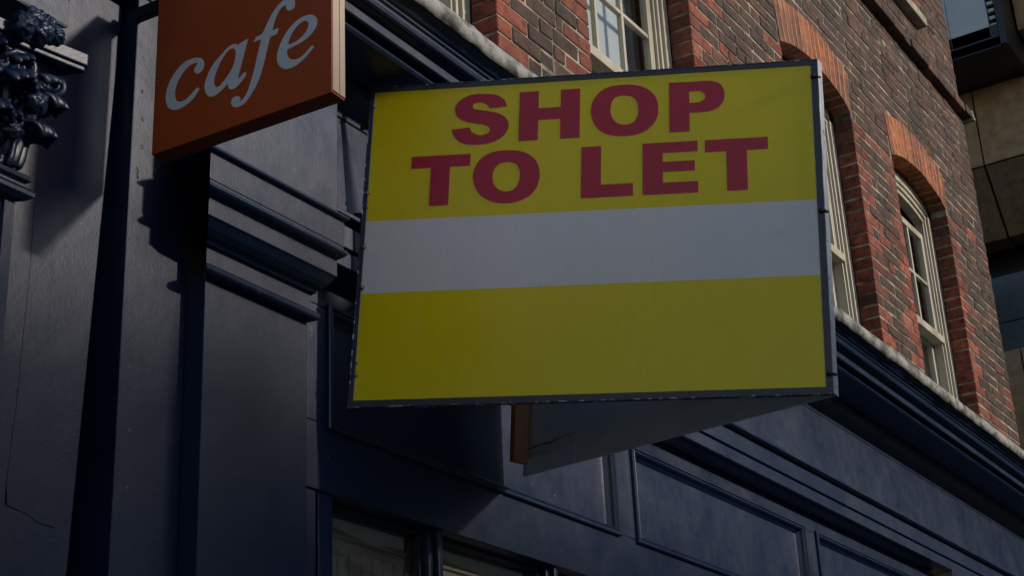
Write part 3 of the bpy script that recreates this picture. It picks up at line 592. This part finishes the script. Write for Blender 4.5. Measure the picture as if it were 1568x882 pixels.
def pilaster(xl, xr, k=1.0, tall=True):
    """panelled pilaster with its moulded capital and plain block above; mitred left returns"""
    F0 = lambda y: xl - (YP - y); F1 = lambda y: xr + .3 * (YP - y)
    m = MB(); m.box(xl, xr, YP, 2.75, 0, 3.164); po = m.build('pilaster', 'blue', sf, bevel=.004)
    cap = [(2.75, 3.1645), (2.497, 3.1645), (2.474, 3.166), (2.468, 3.171), (2.466, 3.179), (2.470, 3.187), (2.478, 3.190), (2.49, 3.192), (2.49, 3.240), (2.478, 3.243), (2.472, 3.250), (2.458, 3.254), (2.442, 3.263), (2.430, 3.275), (2.424, 3.280),
           (2.42, 3.281), (2.42, 3.328), (2.402, 3.332), (2.394, 3.336), (2.390, 3.341), (2.392, 3.349), (2.398, 3.353), (2.402, 3.354), (2.402, 3.362), (2.400, 3.3625), (2.400, 3.434), (2.388, 3.436), (2.384, 3.440), (2.386, 3.446), (2.40, 3.452), (2.42, 3.458), (2.75, 3.458)]
    if not tall: cap = cap[:17] + [(2.75, 3.328)]
    m = MB(); m.sweep(cap, 0, 0, F0, F1); m.build('capital', 'blue', po, bevel=.001)
    if tall:
        m = MB(); m.box(xl - .08, xr + .03, 2.42, 2.75, 3.4585, 3.9845); m.build('frieze_block', 'blue', po, bevel=.004)
    return po
pilaster(2.61, 2.99)
pilaster(7.95, 8.33, tall=False)
# plain pier left of the pilaster, with the deep dark gap beside it
m = MB(); m.box(2.405, 2.609, 2.56, 2.95, 0, 3.984); m.box(2.405, 2.529, 2.5601, 2.95, 3.2, 3.984); m.v = m.v[:8]; m.f = m.f[:6]; m.c = m.c[:6]
m.build('pier', 'blue_old', sf, bevel=.003)
m = MB(); m.box(2.05, 2.404, 2.96, 3.05, 0, 4.6); m.build('recess_back', 'blue_old', sf)
m = MB(); m.box(2.38, 2.4045, 2.93, 2.9595, 0, 4.6); m.build('cover_strip', 'blue_old', sf, bevel=.003)

for (x, z, r_) in ((2.432, 3.62, .004), (2.437, 3.545, .0045), (2.440, 3.47, .004), (2.428, 3.40, .006), (2.431, 3.385, .004)):
    m = MB(); m.blob((x, 2.5605, z), (r_, .002, r_ * 1.6), .3); m.build('nail_hole', 'black', sf)
# ------------------------------------------------------------------ neighbouring carved front at the left edge
nb = thing('carved_shopfront', (1.9, 2.5, 0), 'worn navy board and fluted column with a carved leafy capital, left of the cafe sign', 'shopfront')
m = MB()
m.hexa([(.6, 2.61, 0), (2.225, 2.61, 0), (2.225, 2.9, 0), (.6, 2.9, 0), (.6, 2.61, 4.6), (2.434, 2.61, 4.6), (2.434, 2.9, 4.6), (.6, 2.9, 4.6)])
m.build('side_board', 'blue_old', nb, bevel=.004)
m = MB(); m.tube([(x, 2.6107, z) for z, x in [(3.22, 2.172), (3.05, 2.174), (2.9, 2.169), (2.75, 2.166), (2.65, 2.16), (2.57, 2.156), (2.53, 2.158)]], [.001, .0015, .0018, .002, .002, .0026, .003]); m.build('paint_ridge', 'blue_old', nb, smooth=True)
m = MB(); m.tube([(2.158, 2.6107, 2.53), (2.21, 2.6107, 2.523), (2.25, 2.6107, 2.508), (2.292, 2.6107, 2.506)], [.003, .002, .002, .0015]); m.build('paint_ridge', 'blue_old', nb, smooth=True)
# fluted square column
XS, YS = 1.972, 2.43
pl = [(1.5, 2.62), (1.5, YS)]
for k in range(6):
    x0 = 1.53 + k * .072; pl += [(x0, YS)] + [(x0 + .028 - .028 * math.cos(math.pi * q / 6), YS + .016 * math.sin(math.pi * q / 6)) for q in range(1, 6)] + [(x0 + .056, YS)]
pl += [(XS, YS), (XS, 2.62)]
m = MB(); m.extr([(x, y, 0) for x, y in pl], (0, 0, 3.10)); m.build('column_shaft', 'blue_old', nb)
ast = [(2.62, 3.101), (2.43, 3.101), (2.415, 3.104), (2.403, 3.113), (2.402, 3.122), (2.41, 3.132), (2.418, 3.136), (2.418, 3.143), (2.408, 3.148), (2.406, 3.156), (2.414, 3.163), (2.43, 3.166), (2.62, 3.166)]
m = MB(); m.sweep(ast, 0, 0, lambda y: 1.4, lambda y: XS + (2.43 - y)); m.build('astragal', 'blue_old', nb, bevel=.001)
bell = [(2.62, 3.1665), (2.44, 3.1665), (2.435, 3.25), (2.42, 3.33), (2.395, 3.385), (2.375, 3.41), (2.62, 3.41)]
m = MB(); m.sweep(bell, 0, 0, lambda y: 1.4, lambda y: XS - .012 + (2.43 - y)); cap = m.build('capital', 'blue_old', nb)
def leaf(bx, by, az, z0, h, w, curl, lean=.02):
    m = MB(); nu, nv = 17, 15; vs = []
    D = Vector((math.cos(az), math.sin(az), 0)); T = Vector((-math.sin(az), math.cos(az), 0))
    for j in range(nv):
        t = j / (nv - 1)
        if t < .62: out = lean * t / .62; z = h * t / .62
        else:
            a = (t - .62) / .38 * 3.1; out = lean + curl * (1 - math.cos(a)); z = h + curl * math.sin(a) * .9
        ww = w * (.8 + .3 * math.sin(min(t, .8) * 2.2)) * (1 + .10 * math.sin(t * 22)) * (1 if t < .8 else 1 - (t - .8) * 2.6)
        for i in range(nu):
            s = i / (nu - 1) * 2 - 1
            o = out + .007 * math.exp(-(s * 5) ** 2) + .0035 * math.cos(s * 14) - .022 * s * s + .006 * noise.noise(Vector((s * 3, t * 5, bx * 30))) + .003 * noise.noise(Vector((s * 8, t * 12, bx * 30)))
            p = Vector((bx, by, z0 + z - .012 * s * s)) + D * o + T * (s * ww)
            vs.append(tuple(p))
    m.add(vs, [(j * nu + i, j * nu + i + 1, (j + 1) * nu + i + 1, (j + 1) * nu + i) for j in range(nv - 1) for i in range(nu - 1)])
    o = m.build('acanthus_leaf', 'blue_old', cap, smooth=True)
    s_ = o.modifiers.new('solid', 'SOLIDIFY'); s_.thickness = .011; s_.offset = 0
    s_ = o.modifiers.new('sub', 'SUBSURF'); s_.levels = 1; s_.render_levels = 2
F = R(-90)
for x in (1.66, 1.76, 1.865): leaf(x, 2.43, F, 3.168, .070, .054, .034)
leaf(1.955, 2.44, R(-48), 3.168, .078, .054, .034)
for x in (1.71, 1.81, 1.905): leaf(x, 2.425, F, 3.172, .150, .050, .034, .03)
leaf(1.968, 2.50, R(-5), 3.168, .075, .04, .022)
leaf(1.965, 2.43, R(-40), 3.175, .150, .044, .030, .03)
for i, (x, y, az, z0, h, w) in enumerate([(1.84, 2.41, -90, 3.33, .05, .034), (1.90, 2.405, -80, 3.325, .05, .032), (1.955, 2.405, -50, 3.315, .05, .03), (1.79, 2.41, -95, 3.33, .05, .034), (1.935, 2.42, -70, 3.25, .055, .032), (1.90, 2.415, -90, 3.20, .04, .03), (1.985, 2.46, -20, 3.25, .09, .035)]):
    leaf(x, y, R(az), z0, h, w, .02, .025)
def scroll(c, r, ax, turns=2.1, rad=.011, up=(0, 0, 1)):
    m = MB(); pts = []; rr = []; n = 46; ax = Vector(ax); up = Vector(up); nrm = ax.cross(up)
    for i in range(n):
        t = i / (n - 1); a = math.pi / 2 - t * turns * 2 * math.pi; q = r * (1 - t * .88)
        pts.append(Vector(c) + ax * (q * math.cos(a)) + up * (q * math.sin(a)) + nrm * (.008 * t)); rr.append(rad * (1 - .45 * t))
    pts = [pts[0] - ax * r * 2.0 - up * r * 1.1, pts[0] - ax * r * .9 - up * r * .1] + pts; rr = [rad * .5, rad * .85] + rr
    m.tube(pts, rr, 10); m.build('volute', 'blue_old', cap, smooth=True)
scroll((2.005, 2.385, 3.372), .027, Vector((.75, -.66, 0)), rad=.009)
scroll((2.012, 2.46, 3.372), .024, Vector((.9, .3, 0)), rad=.008)
scroll((1.86, 2.372, 3.375), .026, (-1, 0, 0), rad=.009)
scroll((1.915, 2.368, 3.372), .030, (1, 0, 0), rad=.010)
def rosette(c, r):
    m = MB(); c = Vector(c); seg, ring = 36, 22; vs = []
    for i in range(ring + 1):
        ph = math.pi * i / ring
        for k in range(seg):
            th = 2 * math.pi * k / seg
            d = Vector((math.sin(ph) * math.cos(th), math.cos(ph), math.sin(ph) * math.sin(th)))
            q = 1 + .30 * noise.noise(d * 2.2 + c * 31) + .22 * noise.noise(d * 5 + c * 17) + .09 * math.cos(5 * th + c.x * 50) * math.sin(ph)
            vs.append(tuple(c + Vector((d.x * r * q, d.y * r * .8 * q, d.z * r * q))))
    m.add(vs, [(i * seg + k, i * seg + (k + 1) % seg, (i + 1) * seg + (k + 1) % seg, (i + 1) * seg + k) for i in range(ring) for k in range(seg)])
    m.build('rosette', 'blue_old', cap, smooth=True)
rosette((1.945, 2.36, 3.30), .026); rosette((1.90, 2.37, 3.35), .022); rosette((1.975, 2.375, 3.355), .018); rosette((1.905, 2.375, 3.225), .022)
for (x, z, r_) in ((1.93, 3.452, .026), (1.962, 3.462, .022), (1.905, 3.475, .024), (1.88, 3.445, .028), (1.94, 3.482, .018), (1.72, 3.45, .05)): rosette((x, 2.335, z), r_)
m = MB(); x0, x1 = 1.45, 2.045
ab = [(x0, 2.6), (x0, 2.34)] + [(x0 + (x1 - x0) * q / 14, 2.33 + .035 * math.sin(math.pi * q / 14)) for q in range(15)] + [(2.052, 2.338), (2.012, 2.42), (2.010, 2.5), (2.03, 2.6)]
m.extr([(x, y, 3.411) for x, y in ab], (0, 0, .012)); m.extr([(1.75 + (x - 1.75) * 1.01, y - .006, 3.4232) for x, y in ab], (0, 0, .030))
m.build('abacus', 'blue_old', cap, bevel=.003)
ent = [(2.6, 3.505), (2.35, 3.505), (2.348, 3.512), (2.348, 3.578), (2.335, 3.581), (2.325, 3.590), (2.328, 3.598), (2.312, 3.605), (2.296, 3.615), (2.292, 3.625), (2.30, 3.63), (2.30, 3.72), (2.26, 3.74), (2.26, 4.2), (2.6, 4.2)]
m = MB(); m.sweep(ent, 0, 0, lambda y: .9, lambda y: 2.005 + (2.35 - y), n=1); m.build('entablature_block', 'blue_old', nb, bevel=.002)
# ------------------------------------------------------------------ cafe sign
KC = .984   # size factor of the sign
O = Vector((2.376, 2.46, 3.3883)); cu_ = Vector((.0543, -.9985, 0)).normalized(); cv_ = Vector((0, 0, 1)); cn = Vector((-cu_.y, cu_.x, 0)) * 1.0
if cn.x < 0: cn = -cn                              # away from the camera
CW, CHT, CT = .5257 * KC, .475, .054
cs = thing('cafe_sign', O + cu_ * CW / 2 + cn * CT / 2, 'burnt orange projecting box sign lettered cafe in pale italics, with cream side trim', 'sign')
def obox(m, O, u, v, n, u0, u1, v0, v1, n0, n1, j=0):
    P = [O + u * a + v * b + n * c for b in (v0, v1) for (a, c) in ((u0, n0), (u1, n0), (u1, n1), (u0, n1))]
    m.hexa([tuple(p) for p in P])
m = MB(); obox(m, O, cu_, cv_, cn, 0, CW - .0, 0, CHT, 0, .003); m.build('front_face', 'orange', cs, bevel=.001)
m = MB(); obox(m, O, cu_, cv_, cn, .003, CW - .003, .003, CHT - .003, CT - .004, CT - .001); m.build('rear_face', 'orange', cs, bevel=.001)
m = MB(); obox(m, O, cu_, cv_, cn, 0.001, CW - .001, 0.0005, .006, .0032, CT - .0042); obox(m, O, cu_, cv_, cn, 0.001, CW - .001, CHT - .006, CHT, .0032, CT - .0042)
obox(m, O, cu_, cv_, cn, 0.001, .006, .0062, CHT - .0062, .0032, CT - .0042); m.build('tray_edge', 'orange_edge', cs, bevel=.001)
m = MB(); obox(m, O, cu_, cv_, cn, CW - .012, CW + .0015, .0063, CHT, .0035, .0275); obox(m, O, cu_, cv_, cn, CW - .012, CW + .0015, .0063, CHT, .0300, CT - .0045)
obox(m, O, cu_, cv_, cn, CW - .013, CW - .003, .0064, CHT, .0276, .0299); m.build('side_trim', 'alu', cs, bevel=.0012)
for uu, nn in ((.47, .016), (.49, .036), (.06, .018)):
    m = MB(); c = O + cu_ * uu + cn * nn; m.blob(c, (.004, .004, .002), 0); m.build('screw', 'screw', cs, smooth=True)
m = MB()
obox(m, O, cu_, cv_, cn, -.099, -.0005, .42, .45, .02, .045)
m.build('bracket', 'black', cs, bevel=.002)
for ch in 'cafe': letter('letter', [[(q[0] * KC, q[1] * KC) + tuple(q[2:]) for q in lp] for lp in GLYPHS[ch]], O - cn * .0004, cu_, cv_, cn, .0004, 'letter', cs, 'pale italic letter ' + ch)

# ------------------------------------------------------------------ to let sign: two boards meeting in a V
BR = Vector((3.702, 1.368, 2.9004)); bu = Vector((-.3892, .918, .0757)).normalized(); bv = Vector((.0367, -.0666, .9971)).normalized()
bn = bu.cross(bv).normalized(); BW, BH = 1.2751, .9773
tl = thing('to_let_sign', BR + bu * .6, 'yellow SHOP TO LET board with crimson letters and white band, projecting from the shopfront', 'sign')
m = MB(); obox(m, BR, bu, bv, bn, .004, BW - .002, .004, BH - .004, .002, .009); m.build('front_board', 'backing', tl, bevel=.001)
m = MB(); obox(m, BR, bu, bv, bn, .021, 1.2612, .5487, .9605, .0004, .0018); m.build('yellow_panel', 'yellow', tl)
m = MB(); obox(m, BR, bu, bv, bn, .021, 1.2612, .3289, .5485, .0004, .0018); m.build('white_band', 'white', tl)
m = MB(); obox(m, BR, bu, bv, bn, .021, 1.2612, .0191, .3287, .0004, .0018); m.build('yellow_panel', 'yellow', tl)
for (a, b, c, d) in ((0, BW, 0, .0188), (0, BW, .9608, BH), (0, .0208, .0189, .9607), (1.2614, BW, .0189, .9607)):
    m = MB(); obox(m, BR, bu, bv, bn, a + .0015, b - .0015, c + .0015 if c == 0 else c, d - .0015 if d > .97 else d, -.0012, .002); m.build('frame_trim', 'trim', tl, bevel=.0006)
m = MB(); e = .0015
obox(m, BR, bu, bv, bn, 0, BW, -.001, .0014, -.0022, .014); obox(m, BR, bu, bv, bn, 0, BW, BH - .0014, BH + .001, -.0022, .014); obox(m, BR, bu, bv, bn, BW - .0014, BW + .001, .0016, BH - .0016, -.0022, .014)
m.build('trim_edge', 'chip', tl)
# ragged bare metal edge where the two boards meet
m = MB(); n = 60; vs = []
for i in range(n + 1):
    v = BH * i / n; w1 = .0014 * noise.noise(Vector((v * 14, 0, 2))); w2 = .0022 * noise.noise(Vector((v * 17, 5, 2)))
    for (uu, nn) in ((.0012 + w1, -.002), (-.0035, .006), (-.006, .016), (-.010 + w2, .026)):
        vs.append(tuple(BR + bu * uu + bv * v + bn * nn))
m.add(vs, [(i * 4 + k, i * 4 + k + 1, (i + 1) * 4 + k + 1, (i + 1) * 4 + k) for i in range(n) for k in range(3)])
o = m.build('corner_strip', 'chip2', tl); s_ = o.modifiers.new('solid', 'SOLIDIFY'); s_.thickness = .002; s_.offset = 0
names = dict(S='S', H='H', O='O', P='P', T='T', O2='O', L='L', E='E', T2='T')
for k, ch in names.items(): letter('letter', GLYPHS[k], BR + bn * .0001, bu, bv, bn, .0003, 'crimson', tl, 'crimson capital ' + ch)
for uu, vv in ((1.2624, .9148), (1.2634, .6359), (1.2623, .591), (1.2616, .4682), (1.2589, .346), (1.2604, .1262), (1.2598, .0907)):
    m = MB(); c = BR + bu * uu + bv * vv; q = .0065 if vv not in (.1262, .591) else .004
    m.tube([c - bn * .001, c - bn * .0045], [q, q], 12); m.blob(c - bn * .006, (q * .6, q * .6, q * .55), .1)
    m.build('screw', 'screw', tl, smooth=False)
for uu, vv in ((.0093, .9231), (.006, .5126), (.006, .0527)):
    m = MB(); c = BR + bu * uu + bv * vv
    m.tube([c + bu * .012 - bn * .0025, c + bu * .004 - bn * .0045, c - bu * .006 - bn * .004, c - bu * .014 + bn * .006], .0035, 8)
    m.tube([c + bu * .004 - bn * .004 + bv * .007, c + bu * .003 - bn * .005, c + bu * .005 - bn * .004 - bv * .006], .0035, 8)
    m.tube([c - bu * .004 - bn * .006, c - bu * .010 - bn * .005 - bv * .006], .0022, 6)
    m.build('cable_tie', 'black', tl, smooth=True)
# rear board, seen from inside the V
E2 = Vector((4.1255, 2.575, 3.0191)); ru = (E2 - BR); RL = ru.length; ru.normalize(); rv = bv; rn = ru.cross(rv).normalized()
RB = BR + bn * .012
m = MB(); n = 24; vs = []
for i in range(n + 1):
    t = i / n
    for k in range(9):
        v = k / 8
        off = .004 * noise.noise(Vector((t * 3, v * 2, 1))) * math.sin(t * math.pi)
        vs.append(tuple(RB + ru * (RL * t) + rv * (BH * v) + rn * off))
m.add(vs, [(i * 9 + k, i * 9 + k + 1, (i + 1) * 9 + k + 1, (i + 1) * 9 + k) for i in range(n) for k in range(8)])
o = m.build('rear_board', 'backing', tl, smooth=True); s_ = o.modifiers.new('solid', 'SOLIDIFY'); s_.thickness = .008; s_.offset = 1 if rn.x > 0 else -1
# a patch of overlapping sheet and its split edge
m = MB(); sd = -1 if rn.x > 0 else 1
P = [(.985, .0), (.985, .045), (.93, .052), (.90, .048), (.80, .058), (.795, .0)]
m.extr([tuple(RB + ru * (RL * a) + rv * (b + .001) + rn * sd * .0015) for a, b in P], rn * sd * .003); m.build('patch', 'backing', tl, bevel=.0006)
m = MB(); m.tube([RB + ru * (RL * a) + rv * b + rn * sd * .003 for a, b in ((.978, .082), (.93, .088), (.90, .084), (.86, .091), (.80, .094))], [.0016, .0014, .0016, .0010, .0005], 6); m.build('split', 'black', tl)
m = MB(); obox(m, RB, ru, rv, rn * sd, RL - .028, RL - .002, .035, BH - .02, .0015, .058); m.build('batten', 'wood', tl, bevel=.002)
for vv in (.55, .85):
    m = MB(); obox(m, RB, ru, rv, rn * sd, RL - .002, RL + .07, vv, vv + .04, -.01, .02); m.build('bracket', 'black', tl, bevel=.002)
for vv in (.55, .85):
    m = MB(); obox(m, BR, bu, bv, bn, BW - .09, BW + .03, vv, vv + .035, .0145, .02); m.build('bracket', 'black', tl, bevel=.002)

# ------------------------------------------------------------------ modern building across the side street
mb_ = thing('modern_building', (15.5, 6, 0), 'modern block with brown granite bands and milky glass bay, beyond the brick corner', 'building')
XB = 15.0
def pt(name, boxes, mat, bevel=.01, parent=None, label=None):
    m = MB()
    for b in boxes: m.box(*b)
    return m.build(name, mat, parent or mb_, bevel=bevel, label=label)
gy = [-.2, 1.15, 2.40, 3.64, 4.9, 6.2, 7.5, 9, 11]
for a, b in zip(gy[:-1], gy[1:]):
    pt('granite_panel', [(XB, XB + .3, a + .008, b - .008, 8.90, 10.1)], 'granite', .004)
    m = MB(); m.hexa([(XB + .45, a + .012, 8.25), (XB + .75, a + .012, 8.25), (XB + .75, b - .012, 8.25), (XB + .45, b - .012, 8.25), (XB + .01, a + .012, 8.885), (XB + .3, a + .012, 8.885), (XB + .3, b - .012, 8.885), (XB + .01, b - .012, 8.885)])
    m.build('granite_soffit', 'granite_dark', mb_, bevel=.004)
    pt('granite_panel', [(XB + .1, XB + .4, a + .008, b - .008, 5.9, 6.93)], 'granite', .004)
    pt('granite_panel', [(XB + .1, XB + .4, a + .008, b - .008, 1.9, 3.2)], 'granite', .004)
pt('core', [(XB + .31, XB + 7, -.18, 11, 8.95, 16), (XB + .9, XB + 7, -.18, 11, 0, 8.949)], 'dark_metal')
for k, a in enumerate([-.2, 1.2, 2.6, 4.0, 5.4]):
    for j, z in enumerate((6.94, 7.45)):
        pt('glazing_tile', [(XB + .70, XB + .74, a + .004, a + 1.396, z + .004, z + .504)], 'grey_tile', .003)
for k in range(2):
    pt('window_wall', [(XB + .6, XB + .7, -.2, 11, 3.25 + k * 0, 5.88)], 'grey_tile') if k == 0 else None
# projecting bay: milky cladding, louvre, black edge and underside
BX = XB - .75
pt('bay_underside', [(BX, XB - .002, 3.085, 11, 9.75, 10.0), (BX, BX + .03, 3.085, 11, 9.741, 9.86)], 'dark_metal')
for a, b in ((3.17, 3.56), (3.565, 4.6), (4.605, 5.7), (5.705, 7)):
    pt('glass_cladding', [(BX, BX + .06, a, b, 9.866, 14)], 'fritted', .004)
pt('bay_body', [(BX + .07, XB, 3.10, 11, 10.01, 14)], 'dark_metal')
for k in range(30):
    z = 9.90 + k * .085; pt('louvre_slat', [(BX + .01, BX + .05, 3.095, 3.158, z, z + .035)], 'render', .003) if k < 26 else None
pt('bay_edge', [(BX - .02, XB - .003, 3.02, 3.084, 9.74, 14)], 'dark_metal')
pt('granite_pier', [(XB - .3, XB - .001, 1.5, 3.0, 10.105, 14)], 'granite')

# ------------------------------------------------------------------ opposite side of the street (seen in the glass and paint), with blocks added to shape light
ob = thing('opposite_building', (25, -11, 0), 'pale stone classical building with tall pilasters, seen only reflected in the shop windows', 'building')
def po(name, boxes, mat, parent=None, bevel=.02):
    m = MB()
    for b in boxes: m.box(*b)
    return m.build(name, mat, parent or ob, bevel=bevel)
X0, X1 = 16.1, 60
po('wall', [(X0, X1, -10.8, -9.3, 0, 7.9)], 'render')
po('upper_wall', [(X0, X1, -10.8, -9.31, 7.901, 17)], 'far_dark')  # unseen upper storeys, made tall and dark to deepen reflections in the paint
po('cornice', [(X0 - .1, X1, -9.299, -8.8, 7.45, 7.8), (X0 - .1, X1, -9.299, -8.98, 7.1, 7.449)], 'render')
for k in range(26):
    x = X0 + .3 + k * 1.15
    po('pilaster', [(x, x + .42, -9.299, -9.02, 1.2, 7.09)], 'render')
    if k < 24: po('window', [(x + .5, x + 1.07, -9.31, -9.27, 2.2, 6.6), (x + .5, x + 1.07, -9.31, -9.27, 8.6, 10.6)], 'dark_metal')
lb = thing('low_sun_blocker', (9, -11, 0), 'unseen low dark block added across the street, its stepped roofline shading the lower shopfront', 'building')  # added as a sun blocker, heights stepped to shade the lower shopfront
m = MB(); m.box(7.651, 15.8, -10.8, -9.3, 0, 7.65); m.build('wall', 'far_dark', lb)
m = MB(); m.box(-3, 7.65, -10.8, -9.3, 0, 7.95); m.build('wall', 'far_dark', lb)
m = MB(); m.box(-3.1, 7.70, -9.4, -9.15, 7.951, 8.02); m.build('parapet', 'render', lb, bevel=.01)
m = MB(); m.box(7.701, 15.9, -9.4, -9.15, 7.651, 7.72); m.build('parapet', 'render', lb, bevel=.01)
fb = thing('pale_street_end_reflector', (-20, -9, 0), 'unseen pale block added at the street end to bounce sunlight on the to let sign', 'building')  # added to bounce sunlight and a washed reflection onto the yellow board
m = MB(); m.box(-30, -16, -22, -2.6, 0, 19); m.build('wall', 'pale_wall', fb)
for i in range(5):
    for j in range(5):
        m = MB(); m.box(-16.02, -15.96, -20 + i * 3.6, -18.9 + i * 3.6, 1.5 + j * 3.4, 3.3 + j * 3.4); m.build('window', 'dark_metal', fb)
fc = thing('dark_reflection_block', (-22, 5, 0), 'unseen dark brown block added at the street end to darken reflections in the to let sign', 'building')  # added so the wall end of the yellow board reflects something dark
m = MB(); m.box(-30, -18, -2.58, 14, 0, 13); m.build('wall', 'far_dark', fc)

# ------------------------------------------------------------------ light
SUN = Vector((.38, -1.0, .41)).normalized()       # towards the sun
w = bpy.data.worlds.new('World'); S.world = w; w.use_nodes = True
nt = w.node_tree; bg = nt.nodes['Background']; sky = nt.nodes.new('ShaderNodeTexSky'); sky.sky_type = 'NISHITA'; sky.sun_disc = False
sky.sun_elevation = math.asin(SUN.z); sky.sun_rotation = math.atan2(SUN.x, SUN.y)
sky.air_density = 1.0; sky.dust_density = .7; sky.ozone_density = 1.0
nt.links.new(sky.outputs[0], bg.inputs[0]); bg.inputs[1].default_value = .15
sd_ = bpy.data.lights.new('sun', 'SUN'); sd_.energy = 2.8; sd_.angle = R(3); sd_.color = (1, .89, .76)
so = bpy.data.objects.new('sun', sd_); COL.objects.link(so); so.rotation_euler = SUN.to_track_quat('Z', 'Y').to_euler()

# ------------------------------------------------------------------ camera
yaw, pitch, roll = R(57.99), R(22.94), R(2.868)
f = Vector((math.sin(yaw) * math.cos(pitch), math.cos(yaw) * math.cos(pitch), math.sin(pitch)))
r = Vector((math.cos(yaw), -math.sin(yaw), 0)); d = -r.cross(f)
c_, s_ = math.cos(roll), math.sin(roll)
r2 = r * c_ + d * s_; d2 = d * c_ - r * s_
cam = bpy.data.cameras.new('camera'); co_ = bpy.data.objects.new('camera', cam); COL.objects.link(co_)
mt = Matrix((( r2.x, -d2.x, -f.x, 0), (r2.y, -d2.y, -f.y, 0), (r2.z, -d2.z, -f.z, 1.6), (0, 0, 0, 1)))
co_.matrix_world = mt
cam.sensor_width = 36; cam.lens = 2457 / 1568 * 36; cam.clip_end = 1000; cam.clip_start = .05
cam.dof.use_dof = False
S.camera = co_
S.view_settings.view_transform = 'Standard'; S.view_settings.look = 'None'; S.view_settings.gamma = 1; S.view_settings.exposure = -0.03
S.view_settings.use_curve_mapping = False
S.cycles.max_bounces = 8; S.cycles.sample_clamp_indirect = 6
